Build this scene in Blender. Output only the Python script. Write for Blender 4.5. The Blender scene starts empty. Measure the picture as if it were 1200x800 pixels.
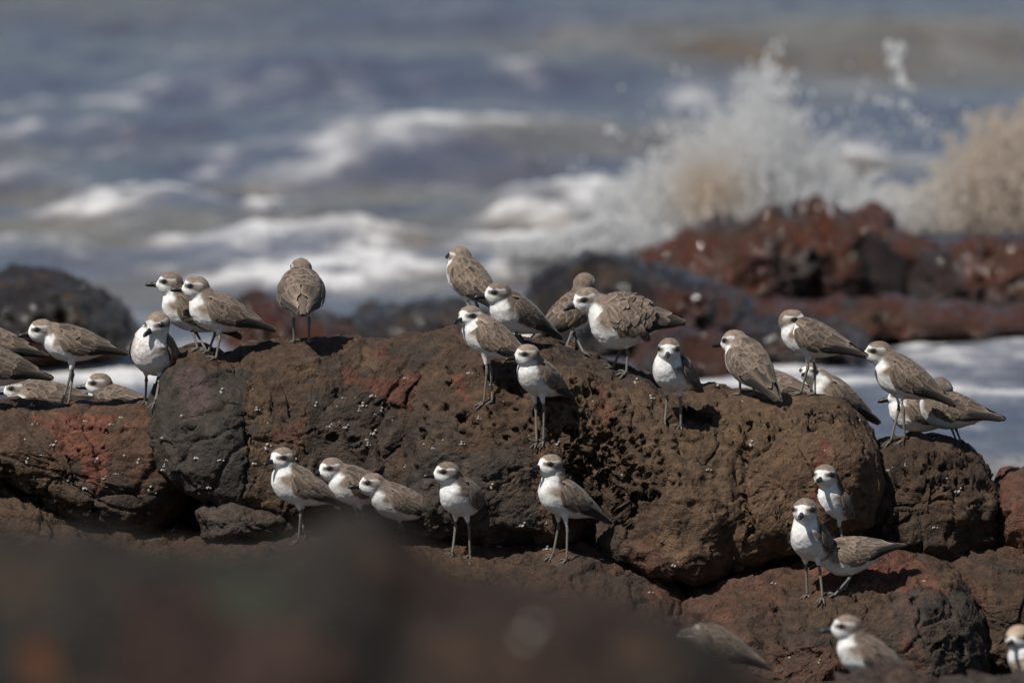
import bpy, bmesh, math, random
import numpy as np
from mathutils import Vector, Matrix, Euler
from mathutils.bvhtree import BVHTree

# ---------------------------------------------------------------- camera, world, sun, exposure
S = bpy.context.scene
C = S.collection
PITCH = math.radians(3.5)
CAM = np.array([0.0, -34.0, 2.61])
cd = bpy.data.cameras.new('camera'); cam = bpy.data.objects.new('camera', cd); C.objects.link(cam)
cam.location = CAM; cam.rotation_euler = (math.radians(90) - PITCH, 0, 0)
cd.sensor_width = 36; cd.lens = 600; cd.clip_start = 0.5; cd.clip_end = 20000
cd.dof.use_dof = True; cd.dof.focus_distance = 33.9; cd.dof.aperture_fstop = 6.3; cd.dof.aperture_blades = 9
S.camera = cam
SUN_EL, SUN_AZ = math.radians(52), math.radians(-44)      # azimuth: from behind the camera, to its left
sun_dir = Vector((math.sin(SUN_AZ) * math.cos(SUN_EL), -math.cos(SUN_AZ) * math.cos(SUN_EL), math.sin(SUN_EL)))
W = bpy.data.worlds.new('World'); S.world = W; W.use_nodes = True
nt = W.node_tree; bg = nt.nodes['Background']
sky = nt.nodes.new('ShaderNodeTexSky'); sky.sky_type = 'NISHITA'; sky.sun_disc = False
sky.sun_elevation = SUN_EL; sky.sun_rotation = math.atan2(sun_dir.x, sun_dir.y)
sky.air_density = 1.0; sky.dust_density = 0.4; sky.ozone_density = 1.5
nt.links.new(sky.outputs[0], bg.inputs[0]); bg.inputs[1].default_value = 0.055
sl = bpy.data.lights.new('sun', 'SUN'); so = bpy.data.objects.new('sun', sl); C.objects.link(so)
sl.energy = 4.4; sl.angle = math.radians(0.55); sl.color = (1.0, 0.955, 0.89)
so.rotation_euler = sun_dir.to_track_quat('Z', 'Y').to_euler(); so.location = (-8, -30, 20)
S.view_settings.view_transform = 'Standard'; S.view_settings.look = 'None'
S.view_settings.gamma = 1; S.view_settings.use_curve_mapping = False
S.view_settings.exposure = 0.1
S.render.engine = 'CYCLES'
S.cycles.max_bounces = 6; S.cycles.transparent_max_bounces = 24
S.cycles.sample_clamp_indirect = 4.0
S.cycles.use_denoising = True

# ---------------------------------------------------------------- helpers
K = 36 / 600 / 1200
cp, sp_ = math.cos(PITCH), math.sin(PITCH)
def P(px, py, Y):
    """pixel of the 1200x800 photograph -> world points on the vertical plane y=Y (arrays allowed)"""
    px = np.asarray(px, float); py = np.asarray(py, float); Y = np.asarray(Y, float)
    a = (px - 600) * K; b = -(py - 400) * K
    dy = cp + b * sp_; dz = -sp_ + b * cp
    t = (Y - CAM[1]) / dy
    return np.stack([a * t + 0 * dy, Y + 0 * t, CAM[2] + dz * t], -1)
def PX(p):
    d = p - CAM
    f = d[..., 1] * cp - d[..., 2] * sp_
    u = d[..., 1] * sp_ + d[..., 2] * cp
    return 600 + d[..., 0] / f / K, 400 - u / f / K
def hash3(ix, iy, iz, seed):
    h = (ix.astype(np.int64) * 374761393 + iy.astype(np.int64) * 668265263 + iz.astype(np.int64) * 2147483647 + seed * 1274126177) & 0xffffffff
    h = ((h ^ (h >> 13)) * 1274126177) & 0xffffffff
    h = ((h ^ (h >> 16)) * 2246822519) & 0xffffffff
    return ((h ^ (h >> 15)) & 0xffffff) / float(0xffffff)
def vn(p, seed=0):
    i = np.floor(p); f = p - i; f = f * f * f * (f * (f * 6 - 15) + 10); i = i.astype(np.int64)
    r = 0
    for dx in (0, 1):
        wx = f[:, 0] if dx else 1 - f[:, 0]
        for dy in (0, 1):
            wy = f[:, 1] if dy else 1 - f[:, 1]
            for dz in (0, 1):
                wz = f[:, 2] if dz else 1 - f[:, 2]
                r = r + wx * wy * wz * hash3(i[:, 0] + dx, i[:, 1] + dy, i[:, 2] + dz, seed)
    return r * 2 - 1
def fbm(p, o=4, seed=0, gain=.5, ridged=False):
    r = 0; a = 1; n = 0
    for k in range(o):
        v = vn(p, seed + k * 17)
        if ridged: v = 1 - 2 * np.abs(v)
        r = r + a * v; n += a; a *= gain; p = p * 2.03 + 11.7
    return r / n
def worley(p, seed=0):
    i = np.floor(p).astype(np.int64)
    f1 = np.full(len(p), 9.); f2 = np.full(len(p), 9.)
    for dx in (-1, 0, 1):
        for dy in (-1, 0, 1):
            for dz in (-1, 0, 1):
                c = i + np.array([dx, dy, dz])
                q = np.stack([hash3(c[:, 0], c[:, 1], c[:, 2], seed + s) for s in (1, 2, 3)], -1) + c
                d = np.sqrt(((q - p) ** 2).sum(-1))
                f2 = np.minimum(f2, np.maximum(f1, d)); f1 = np.minimum(f1, d)
    return f1, f2
def facets(p, seed=0):
    """broken-stone relief: every cell is a plane of its own tilt, with steps between"""
    i = np.floor(p).astype(np.int64); f1 = np.full(len(p), 9.); val = np.zeros(len(p))
    for dx in (-1, 0, 1):
        for dy in (-1, 0, 1):
            for dz in (-1, 0, 1):
                c = i + np.array([dx, dy, dz]); h = [hash3(c[:, 0], c[:, 1], c[:, 2], seed + s) for s in range(1, 7)]
                q = np.stack(h[:3], -1) + c; e = p - q; d = (e ** 2).sum(-1)
                w = d < f1; v = e[:, 0] * (h[3] - .5) + e[:, 1] * (h[4] - .5) + e[:, 2] * (h[5] - .5) + (h[3] * 7 % 1 - .5) * .35
                val = np.where(w, v, val); f1 = np.where(w, d, f1)
    return val
def sstep(a, b, x):
    t = np.clip((x - a) / (b - a), 0, 1); return t * t * (3 - 2 * t)
def mesh_np(name, V, F, smooth=True, col=None, cname='Col'):
    me = bpy.data.meshes.new(name)
    F = np.asarray(F, np.int32); V = np.asarray(V, np.float32)
    me.vertices.add(len(V)); me.vertices.foreach_set('co', V.ravel())
    k = F.shape[1]
    me.loops.add(F.size); me.loops.foreach_set('vertex_index', F.ravel())
    me.polygons.add(len(F))
    me.polygons.foreach_set('loop_start', np.arange(0, F.size, k, dtype=np.int32))
    me.polygons.foreach_set('loop_total', np.full(len(F), k, np.int32))
    me.update(calc_edges=True)
    if smooth: me.polygons.foreach_set('use_smooth', np.ones(len(F), bool))
    if col is not None: vcol(me, col, cname)
    me.validate()
    return me
def vcol(me, col, cname='Col'):
    a = me.attributes.new(cname, 'FLOAT_COLOR', 'POINT')
    c = np.ones((len(me.vertices), 4), np.float32); c[:, :col.shape[1]] = col
    a.data.foreach_set('color', c.ravel())
def link(name, me, mat, parent=None, loc=None):
    o = bpy.data.objects.new(name, me); C.objects.link(o)
    if mat is not None and not me.materials: me.materials.append(mat)
    if parent is not None: o.parent = parent
    if loc is not None: o.location = loc
    return o
def tag(o, label=None, cat=None, group=None, kind=None):
    if label: o['label'] = label
    if cat: o['category'] = cat
    if group: o['group'] = group
    if kind: o['kind'] = kind
    return o
def newmat(name):
    m = bpy.data.materials.new(name); m.use_nodes = True
    b = m.node_tree.nodes['Principled BSDF']
    return m, m.node_tree, b
def nnode(nt, t, **kw):
    n = nt.nodes.new(t)
    for k, v in kw.items(): setattr(n, k, v)
    return n
def mixmul(nt, a, b):
    m = nnode(nt, 'ShaderNodeMix', data_type='RGBA', blend_type='MULTIPLY'); m.inputs[0].default_value = 1
    nt.links.new(a, m.inputs[6]); nt.links.new(b, m.inputs[7]); return m.outputs[2]
def ramp(nt, src, stops):
    r = nnode(nt, 'ShaderNodeValToRGB'); nt.links.new(src, r.inputs[0])
    e = r.color_ramp.elements
    while len(e) < len(stops): e.new(.5)
    for k, (p, c) in enumerate(stops):
        e[k].position = p; e[k].color = (*c, 1) if len(c) == 3 else c
    return r.outputs[0]

# ---------------------------------------------------------------- materials of rock
def rock_mat(name, rough=(.62, .9), bump=.85, spec=.3, fine=1.0, coat=0):
    m, nt, b = newmat(name); L = nt.links
    at = nnode(nt, 'ShaderNodeAttribute', attribute_name='Col')
    tc = nnode(nt, 'ShaderNodeTexCoord')
    n1 = nnode(nt, 'ShaderNodeTexNoise'); n1.inputs['Scale'].default_value = 55; n1.inputs['Detail'].default_value = 6; n1.inputs['Roughness'].default_value = .65
    n2 = nnode(nt, 'ShaderNodeTexNoise'); n2.inputs['Scale'].default_value = 260; n2.inputs['Detail'].default_value = 4; n2.inputs['Roughness'].default_value = .7
    n3 = nnode(nt, 'ShaderNodeTexNoise'); n3.inputs['Scale'].default_value = 12; n3.inputs['Detail'].default_value = 5
    vo = nnode(nt, 'ShaderNodeTexVoronoi'); vo.inputs['Scale'].default_value = 85
    for n in (n1, n2, n3, vo): L.new(tc.outputs['Object'], n.inputs['Vector'])
    c = mixmul(nt, at.outputs['Color'], ramp(nt, n1.outputs['Fac'], [(.28, (.5, .5, .5)), (.5, (1, 1, 1)), (.72, (1.65, 1.55, 1.4))]))
    c = mixmul(nt, c, ramp(nt, n2.outputs['Fac'], [(.3, (.72, .72, .72)), (.7, (1.25, 1.25, 1.25))]))
    L.new(c, b.inputs['Base Color'])
    r = nnode(nt, 'ShaderNodeMapRange'); L.new(n3.outputs['Fac'], r.inputs[0]); r.inputs[1].default_value = .3; r.inputs[2].default_value = .7
    r.inputs[3].default_value = rough[0]; r.inputs[4].default_value = rough[1]
    L.new(r.outputs[0], b.inputs['Roughness']); b.inputs['Specular IOR Level'].default_value = spec
    b.inputs['Coat Weight'].default_value = coat; b.inputs['Coat Roughness'].default_value = .08
    pit = ramp(nt, vo.outputs['Distance'], [(.12, (0, 0, 0)), (.3, (1, 1, 1))])
    # height = noise + pores
    a1 = nnode(nt, 'ShaderNodeMath', operation='MULTIPLY_ADD'); L.new(n2.outputs['Fac'], a1.inputs[0]); a1.inputs[1].default_value = .35; L.new(n1.outputs['Fac'], a1.inputs[2])
    a2 = nnode(nt, 'ShaderNodeMath', operation='MULTIPLY_ADD'); L.new(pit, a2.inputs[0]); a2.inputs[1].default_value = .22; L.new(a1.outputs[0], a2.inputs[2])
    bp = nnode(nt, 'ShaderNodeBump'); bp.inputs['Strength'].default_value = bump; bp.inputs['Distance'].default_value = .012 * fine
    L.new(a2.outputs[0], bp.inputs['Height']); L.new(bp.outputs[0], b.inputs['Normal'])
    return m
M_ROCK = rock_mat('weathered_rock')
M_WET = rock_mat('wet_rock', rough=(.12, .42), bump=1.0, spec=.55, fine=2.3, coat=.34)
M_DARK = rock_mat('dark_rock', rough=(.75, .95), bump=.6, spec=.12)

BROWN = np.array([.068, .041, .026]); TAN = np.array([.112, .070, .040]); GREY = np.array([.034, .030, .026])
RED = np.array([.128, .049, .031]); DARK = np.array([.03, .024, .021]); PURP = np.array([.06, .038, .036])
ROCKS = []
def inpoly(px, py, poly):
    poly = np.asarray(poly, float); r = np.zeros(len(px), bool); j = len(poly) - 1
    for i in range(len(poly)):
        xi, yi = poly[i]; xj, yj = poly[j]
        c = ((yi > py) != (yj > py)) & (px < (xj - xi) * (py - yi) / (yj - yi + 1e-9) + xi)
        r ^= c; j = i
    return r
def segdist(px, py, line):
    d = np.full(len(px), 1e9)
    for (ax, ay), (bx, by) in zip(line[:-1], line[1:]):
        vx, vy = bx - ax, by - ay
        t = np.clip(((px - ax) * vx + (py - ay) * vy) / (vx * vx + vy * vy), 0, 1)
        d = np.minimum(d, np.hypot(px - ax - t * vx, py - ay - t * vy))
    return d
def rock(name, outline, y0, front, back, seed, p=2.6, lean=.0, res=.004, amp=1.0, bumps=(), cracks=(), pits=(), honey=(), mat=None,
         base=BROWN, patches=(), label=None, cat='rock', group=None, strata=0.0, mottle=1.0, cell=.11, centre=None, red=.25, rnd=4, keep=True, facet=1.0):
    O = P([a for a, b in outline], [b for a, b in outline], y0)[:, [0, 2]]
    Q = np.vstack([O, O[:1]]); seg = np.hypot(*(Q[1:] - Q[:-1]).T); s = np.r_[0, seg.cumsum()]
    n = int(max(60, s[-1] / res)); t = np.linspace(0, s[-1], n, endpoint=False)
    R = np.stack([np.interp(t, s, Q[:, 0]), np.interp(t, s, Q[:, 1])], -1)
    k = max(1, int(.012 * rnd / 8 / (s[-1] / n)))
    for _ in range(2):
        R = sum(np.roll(R, j, 0) for j in range(-k, k + 1)) / (2 * k + 1)
    c = O.mean(0) if centre is None else P(centre[0], centre[1], y0)[[0, 2]]
    rad = np.hypot(*(R - c).T).mean()
    def curve(T, m, full):
        ps = np.linspace(0, math.pi / 2, 600); ss = np.cos(ps) ** (2 / p); tt = np.sin(ps) ** (2 / p)
        L_ = np.r_[0, np.hypot(np.diff(ss) * rad, np.diff(tt) * T).cumsum()]
        mm = max(8, int(L_[-1] / m)); q = np.linspace(0, L_[-1], mm)
        return np.interp(q, L_, ss), np.interp(q, L_, tt)
    sf, tf = curve(front, res, 1); sb, tb = curve(back, res * 3.5, 1)
    sc = np.r_[sb[:0:-1], sf]; yy = np.r_[back * tb[:0:-1], -front * tf]
    sc[0] = .004; sc[-1] = .004
    tfr = np.r_[-tb[:0:-1], tf]
    m = len(sc)
    X = c[0] + sc[:, None] * (R[:, 0] - c[0]); Z = c[1] + sc[:, None] * (R[:, 1] - c[1])
    Yv = y0 + yy[:, None] + lean * (Z - c[1])
    Z = Z - .085 * np.maximum(0, Yv - y0)
    V = np.stack([X, Yv + 0 * X, Z], -1)
    fw = sstep(-.15, .25, tfr)[:, None] * np.ones(n)
    def norms(V):
        du = np.roll(V, -1, 1) - np.roll(V, 1, 1); dv = np.gradient(V, axis=0)
        N = np.cross(dv, du); N /= np.linalg.norm(N, axis=-1, keepdims=True) + 1e-12
        return N
    N = norms(V)
    cen = V.mean((0, 1)); sg = np.sign(((V - cen) * N).sum(-1).mean()); N *= sg
    def flat(A): return A.reshape(-1, A.shape[-1]) if A.ndim == 3 else A.ravel()
    v = flat(V); nn = flat(N); w = flat(fw)
    px, py = PX(v)
    for (bx, by, br, bd) in bumps:
        g = np.exp(-((px - bx) ** 2 + (py - by) ** 2) / br ** 2) * w
        v[:, 1] -= bd * g
    # large lumps
    q = v.copy()
    ew = flat((1 - .8 * sc[:, None] ** 4 * (tfr[:, None] > -.3)) * np.ones(n)) if keep else 1.0
    d = ew * (amp * .045 * fbm(q * 3.1 + seed, 3, seed) + amp * .020 * fbm(q * 9 + seed, 3, seed + 5))
    qw = q + .02 * np.stack([vn(q * 16, seed + 31), vn(q * 16, seed + 32), vn(q * 16, seed + 33)], -1)
    d += amp * facet * (.030 * ew * facets(qw * 8.5, seed + 200) + .013 * facets(qw * 21, seed + 210))
    rg = fbm(q * np.array([8, 8, 12]) + seed * .7, 5, seed + 9, ridged=True, gain=.6)
    d += amp * .010 * rg
    if strata:
        zz = q[:, 2] * 34 + 2.2 * fbm(q * 5, 3, seed + 21) + q[:, 0] * 5
        sw = np.abs((zz % 1) - .5) * 2
        d -= strata * sstep(.72, 1, sw) * (.4 + .6 * sstep(-.2, .4, fbm(q * 6, 2, seed + 3)))
    if cell:
        f1, f2 = worley(q / cell + .25 * np.stack([fbm(q * 14, 2, seed + 31), fbm(q * 14, 2, seed + 32), fbm(q * 14, 2, seed + 33)], -1), seed + 40)
        cr = 1 - sstep(0, .055, f2 - f1)
        cid = vn(np.floor(q / cell), seed)
        gate = sstep(-.05, .3, fbm(q * 5, 2, seed + 77))
        d -= amp * .009 * cr * gate
        d += amp * .010 * (sstep(0, .5, f2 - f1) - .5)
    v = v + nn * d[:, None]
    v = v.reshape(V.shape); N = norms(v) * sg; v = flat(v); nn = flat(N)
    d = np.zeros(len(v)); hole = np.zeros(len(v))
    q = v.copy()
    d += amp * .0045 * (.35 + .65 * sstep(-.15, .3, fbm(q * 6, 2, seed + 51))) * fbm(q * 42, 4, seed + 50, gain=.65) + amp * facet * .0035 * facets(q * 50 + .3 * vn(q * 90, seed)[:, None], seed + 220)
    # scattered pores
    f1, f2 = worley(q * 55, seed + 60)
    pore = (1 - sstep(.12, .34, f1)) * sstep(.12, .45, fbm(q * 7, 2, seed + 61))
    d -= .0045 * pore
    wx = px + 5 * vn(q * 40, seed + 70) + 4 * vn(q * 90, seed + 71); wy = py + 5 * vn(q * 40, seed + 72) + 4 * vn(q * 90, seed + 73)
    for line, wd, dp in cracks:
        g = np.exp(-(segdist(wx, wy, line) / wd) ** 2) * (w > .3)
        d -= dp * g; hole = np.maximum(hole, g)
    rs = np.random.RandomState(seed)
    allp = list(pits)
    for (hx, hy, hrx, hry, cnt, s0, s1) in honey:
        for _ in range(cnt):
            a = rs.rand() * 6.283; r_ = math.sqrt(rs.rand())
            allp.append((hx + hrx * r_ * math.cos(a), hy + hry * r_ * math.sin(a), s0 + (s1 - s0) * rs.rand() ** 2, None))
    wob = q + .0022 * np.stack([vn(q * 130, seed + 74), vn(q * 130, seed + 75), vn(q * 130, seed + 76)], -1)
    fr = np.where(w > .3)[0]
    for (hx, hy, hr, hd) in allp:
        R_ = hr * .0017 * (.85 + .3 * rs.rand()); dd = hd if hd else hr * .0018 * 1.6
        i0 = fr[np.argmin((px[fr] - hx) ** 2 + (py[fr] - hy) ** 2 + 40 * (nn[fr, 1] > -.1))]
        p0 = v[i0]; near = fr[(np.abs(v[fr, 0] - p0[0]) < R_ * 2.4) & (np.abs(v[fr, 2] - p0[2]) < R_ * 2.4)]
        if not len(near): continue
        st_ = np.array([1, 1, .8 + .5 * rs.rand()])
        e = np.linalg.norm((wob[near] - p0) * st_, axis=1) / R_
        g = 1 - sstep(.6, 1.05, e)
        d[near] = d[near] * (1 - g) - dd * g + .0016 * np.exp(-((e - 1.18) / .2) ** 2)
    v = v + nn * d[:, None]
    # real colour patches
    m1 = fbm(q * 6 + 3, 4, seed + 90); m2 = fbm(q * 14, 4, seed + 91); m3 = fbm(q * 3, 3, seed + 92); m4 = fbm(q * 30, 3, seed + 93)
    col = np.ones((len(v), 3)) * base
    def mix(a, b, t): return a + (b - a) * np.clip(t, 0, 1)[:, None]
    col = mix(col, GREY, mottle * .85 * sstep(-.02, .35, m1))
    col = mix(col, TAN, mottle * .6 * sstep(.05, .4, m2))
    col = mix(col, RED, red * sstep(.12, .4, m3 + .35 * m2))
    wx = px + 16 * m2 + 7 * m4; wy = py + 16 * vn(q * 15, seed + 80) + 7 * vn(q * 50, seed + 81)
    for poly, cc, st in patches:
        ins = inpoly(wx, wy, poly) & (w > .2)
        col = mix(col, np.asarray(cc) * (1 + .25 * m4[:, None]), ins * st)
    col = np.clip(col * (1 + .22 * m4[:, None]), .004, 1)
    i = np.arange(m - 1)[:, None] * n; j = np.arange(n)[None]; jn = (j + 1) % n
    F = np.stack([i + j, i + n + j, i + n + jn, i + jn], -1).reshape(-1, 4)
    if sg < 0: F = F[:, ::-1]
    # orientation test
    a, b_, c_ = v[F[len(F) // 2, 0]], v[F[len(F) // 2, 1]], v[F[len(F) // 2, 2]]
    org = v.mean(0)
    me = mesh_np(name, v - org, F, True, col)
    bm = bmesh.new(); bm.from_mesh(me)
    bm.verts.ensure_lookup_table()
    for ring in (range(0, n), range((m - 1) * n, m * n)):
        try: bm.faces.new([bm.verts[k_] for k_ in ring])
        except ValueError: pass
    bmesh.ops.recalc_face_normals(bm, faces=bm.faces)
    for f in bm.faces: f.smooth = True
    bm.to_mesh(me); bm.free()
    o = link(name, me, mat or M_ROCK, None, org)
    tag(o, label, cat, group)
    ROCKS.append(o)
    return o
# ================================================================= THE SEA
def G(px, py, cx, cy, rx, ry, rot=0.0):
    dx, dy = px - cx, py - cy
    if rot:
        c_, s_ = math.cos(rot), math.sin(rot); dx, dy = dx * c_ + dy * s_, -dx * s_ + dy * c_
    return np.exp(-(dx / rx) ** 2 - (dy / ry) ** 2)
FOAM = [(290,108,60,16,.8),(420,100,60,13,.7),(595,108,50,12,.7),(160,70,60,12,.3),(60,128,110,16,.65),(40,165,110,16,.55),(480,178,150,14,.6),
 (500,208,60,12,.85),(720,168,160,15,.55),(900,150,150,14,.45),(255,183,28,12,.6),(40,205,70,13,.95),(130,222,60,12,.9),(180,255,85,18,1.1),(120,245,70,8,.7),(235,238,40,12,1.0),(95,238,30,10,.7),
 (316,266,20,8,1.1),(345,242,55,9,.7),(250,304,110,10,.55),(330,325,190,14,.55),(450,338,150,20,.6),(610,288,70,20,.95),(690,265,80,20,1.1),(640,320,80,14,.9),(420,300,80,12,.5),
 (1000,200,200,24,.5),(1100,120,90,10,.25),(800,115,80,8,.4),(150,105,70,10,.45),(190,45,50,9,.3),(480,50,25,9,.6),(1000,110,120,9,.3),(30,310,60,14,.35),
 (100,432,190,26,1.7),(1110,396,180,20,1.8),(1130,428,170,12,1.1),(1050,455,150,14,.7),(860,450,90,22,.9),(1180,470,90,8,.45),(300,385,60,12,.6),(400,380,90,12,.7),(550,400,200,25,.5),(1190,547,60,14,.5),(1100,500,60,6,.35)]
SILT = [(60,278,110,18,1.2),(560,225,220,22,.9),(300,285,330,14,.8),(450,252,120,12,.9),(480,300,70,12,.9),(700,222,100,12,.9),(640,50,330,20,.9),(1000,60,300,30,1.2),(60,10,300,14,.4),(40,220,90,10,.8),(330,285,200,10,.6),(560,340,160,16,.7),
 (120,300,120,14,.8),(760,235,200,14,.8),(250,210,140,8,.6),(1190,548,60,15,.9),(200,345,160,20,.6),(950,225,200,16,.6)]
def build_sea():
    ys = np.concatenate([-34 + np.linspace(34.35, 37, 30, endpoint=False), np.linspace(3.0, 36, 760), np.geomspace(37, 4000, 40)[0:]])
    xs = np.concatenate([-np.geomspace(3000, 3.2, 24), np.linspace(-3.0, 3.0, 420), np.geomspace(3.2, 3000, 24)])
    X, Y = np.meshgrid(xs, ys); sh = X.shape
    x = X.ravel(); y = Y.ravel(); q = np.stack([x, y, 0 * x], -1)
    px, py = PX(q)
    fade = np.exp(-np.maximum(0, y - 40) / 60) * np.exp(-np.maximum(0, np.abs(x) - 4) / 30)
    foam = np.zeros(len(x)); silt = np.zeros(len(x))
    wpx = px + 26 * fbm(q * np.array([3.2, .55, 1]), 3, 5); wpy = py + 9 * fbm(q * np.array([4, .8, 1]), 3, 6)
    for a, b, c_, d_, s_ in FOAM: foam += s_ * (.62 if b < 175 else .85 if b < 215 else 1) * G(wpx, wpy, a, b, c_, d_ * .8, .03 if a > 600 else -.05)
    for a, b, c_, d_, s_ in SILT: silt = np.maximum(silt, 1.25 * s_ * G(wpx, wpy, a, b, c_, d_))
    out = sstep(3.2, 5, np.abs(x)) + sstep(32, 40, y)
    gen = sstep(.0, .5, fbm(q * np.array([.9, .18, 1]), 4, 9))
    foam = foam * (1 - np.clip(out, 0, 1)) + gen * np.clip(out, 0, 1) * .8
    silt = silt + 1.0 * sstep(.0, .45, fbm(q * np.array([1.6, .55, 1]), 3, 44)) * G(px, py, 500, 260, 900, 150)
    brk = .65 * fbm(q * np.array([3.0, 2.2, 1]), 3, 12, gain=.6) + .6 * fbm(q * np.array([8.5, 3.6, 1]), 4, 13, gain=.65)
    brk2 = fbm(q * np.array([3.2, .8, 1]), 3, 14)
    foam = foam * (.95 + 1.9 * brk + .8 * brk2) + .34 * sstep(.05, .5, brk + .6 * brk2)
    foam += .20 * G(px, py, 300, 320, 520, 50) * (1 + 1.2 * brk) * (1 - np.clip(out, 0, 1)) + .10 * G(px, py, 600, 150, 700, 90)
    foam = sstep(.0, 1.5, foam) ** 1.15
    # waves
    amp = fade * (.35 + .65 * sstep(6, 14, y))
    z = .035 * np.sin(y * 1.15 + 1.4 * fbm(q * np.array([.5, .12, 1]), 2, 3) * 3) * amp
    z += .060 * fbm(q * np.array([.9, .5, 1]), 3, 21) * amp
    z += .030 * fbm(q * np.array([3.0, 1.6, 1]), 3, 22) * amp + .010 * fbm(q * np.array([9, 5, 1]), 3, 23) * fade
    z += .020 * foam * amp * (1 + .8 * fbm(q * np.array([7, 4, 1]), 2, 24))
    # two breaking crests
    for a, b, c_, d_, h in ((180,252,95,13,.05),(60,205,110,9,.05),(500,182,160,12,.05),(300,105,120,9,.05),(690,268,110,16,.08),(430,100,200,9,.04),(900,60,300,14,.09),(380,300,200,10,.04),(1060,250,200,20,.12)):
        z += h * G(px, py, a, b, c_, d_) * (1 + .3 * fbm(q * np.array([4, 2, 1]), 2, 25)) * (1 - np.clip(out, 0, 1))
    V = np.stack([x, y, z], -1)
    ny, nx = sh
    i = np.arange(ny - 1)[:, None] * nx; j = np.arange(nx - 1)[None]
    F = np.stack([i + j, i + j + 1, i + nx + j + 1, i + nx + j], -1).reshape(-1, 4)
    col = np.stack([foam, np.clip(silt, 0, 1), foam * 0], -1)
    m, nt, b = newmat('sea_water'); L = nt.links
    at = nnode(nt, 'ShaderNodeAttribute', attribute_name='Col'); sep = nnode(nt, 'ShaderNodeSeparateColor'); L.new(at.outputs['Color'], sep.inputs[0])
    mx = nnode(nt, 'ShaderNodeMix', data_type='RGBA'); L.new(sep.outputs[1], mx.inputs[0])
    mx.inputs[6].default_value = (.076, .082, .122, 1); mx.inputs[7].default_value = (.150, .113, .076, 1)
    mf = nnode(nt, 'ShaderNodeMix', data_type='RGBA'); L.new(sep.outputs[0], mf.inputs[0]); L.new(mx.outputs[2], mf.inputs[6])
    mf.inputs[7].default_value = (.66, .65, .64, 1); L.new(mf.outputs[2], b.inputs['Base Color'])
    mr = nnode(nt, 'ShaderNodeMapRange'); L.new(sep.outputs[0], mr.inputs[0]); mr.inputs[3].default_value = .16; mr.inputs[4].default_value = .8
    L.new(mr.outputs[0], b.inputs['Roughness']); b.inputs['IOR'].default_value = 1.33
    tc = nnode(nt, 'ShaderNodeTexCoord')
    mp = nnode(nt, 'ShaderNodeMapping'); mp.inputs['Scale'].default_value = (5, 2.4, 5); L.new(tc.outputs['Object'], mp.inputs[0])
    n = nnode(nt, 'ShaderNodeTexNoise'); n.inputs['Scale'].default_value = 1.6; n.inputs['Detail'].default_value = 6; n.inputs['Roughness'].default_value = .6; L.new(mp.outputs[0], n.inputs['Vector'])
    bp = nnode(nt, 'ShaderNodeBump'); bp.inputs['Strength'].default_value = .9; bp.inputs['Distance'].default_value = .09
    L.new(n.outputs['Fac'], bp.inputs['Height']); L.new(bp.outputs[0], b.inputs['Normal'])
    o = link('sea', mesh_np('sea', V, F, True, col), m); tag(o, kind='structure')
build_sea()
def build_ground():
    xs = np.concatenate([-np.geomspace(60, 2.2, 14), np.linspace(-2, 2, 160), np.geomspace(2.2, 60, 14)]); ys = np.concatenate([np.linspace(-60, -6, 60), np.linspace(-5.8, 2.5, 160)])
    X, Y = np.meshgrid(xs, ys); x = X.ravel(); y = Y.ravel(); q = np.stack([x, y, 0 * x], -1)
    z = -.14 + .17 * sstep(1.25, 1.7, np.abs(x)) + .05 * np.maximum(0, -y - 3.5) - .25 * sstep(.3, 1.8, y) + .05 * fbm(q * 1.7, 4, 2) + .025 * fbm(q * 8, 3, 3, ridged=True)
    ny, nx = X.shape; i = np.arange(ny - 1)[:, None] * nx; j = np.arange(nx - 1)[None]
    F = np.stack([i + j, i + j + 1, i + nx + j + 1, i + nx + j], -1).reshape(-1, 4)
    m1 = sstep(-.2, .3, fbm(q * 3, 4, 8))[:, None]
    o = link('rocky_ground', mesh_np('rocky_ground', np.stack([x, y, z], -1), F, True, BROWN * m1 * .7 + DARK * (1 - m1)), M_ROCK); tag(o, kind='structure')
    return o
GROUND = build_ground()

# ================================================================= THE NEAR OUTCROP (focus distance)
rock('boulder', [(-60,482),(0,473),(35,468),(62,473),(100,470),(150,473),(215,470),(240,500),(240,560),(215,600),(185,618),(140,622),(100,606),(55,584),(0,552),(-60,540)],
     .12, .26, .30, 11, p=3.2, lean=.25, strata=.006, base=BROWN * 1.08, mottle=.55, red=.3, centre=(85,540),
     cracks=[([(-20,540),(35,560),(60,585),(110,600)], 3, .02), ([(75,500),(140,505),(172,510)], 1.6, .012), ([(-20,560),(60,585)], 2, .01), ([(0,500),(40,520),(80,560),(140,575)],1.5,.006)],
     patches=[([(42,490),(60,485),(92,492),(110,500),(135,498),(125,515),(128,545),(120,560),(100,575),(92,555),(78,538),(55,510)], RED * 1.05, .95), ([(0,545),(60,560),(110,600),(200,600),(200,625),(0,625)], TAN * .9, .5)],
     honey=[(90,525,45,40,18,2,4)],
     label='brown layered boulder with a red flaked patch, at the left end of the near ridge', facet=.55, amp=.85, group='boulders of the near ridge')
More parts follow.
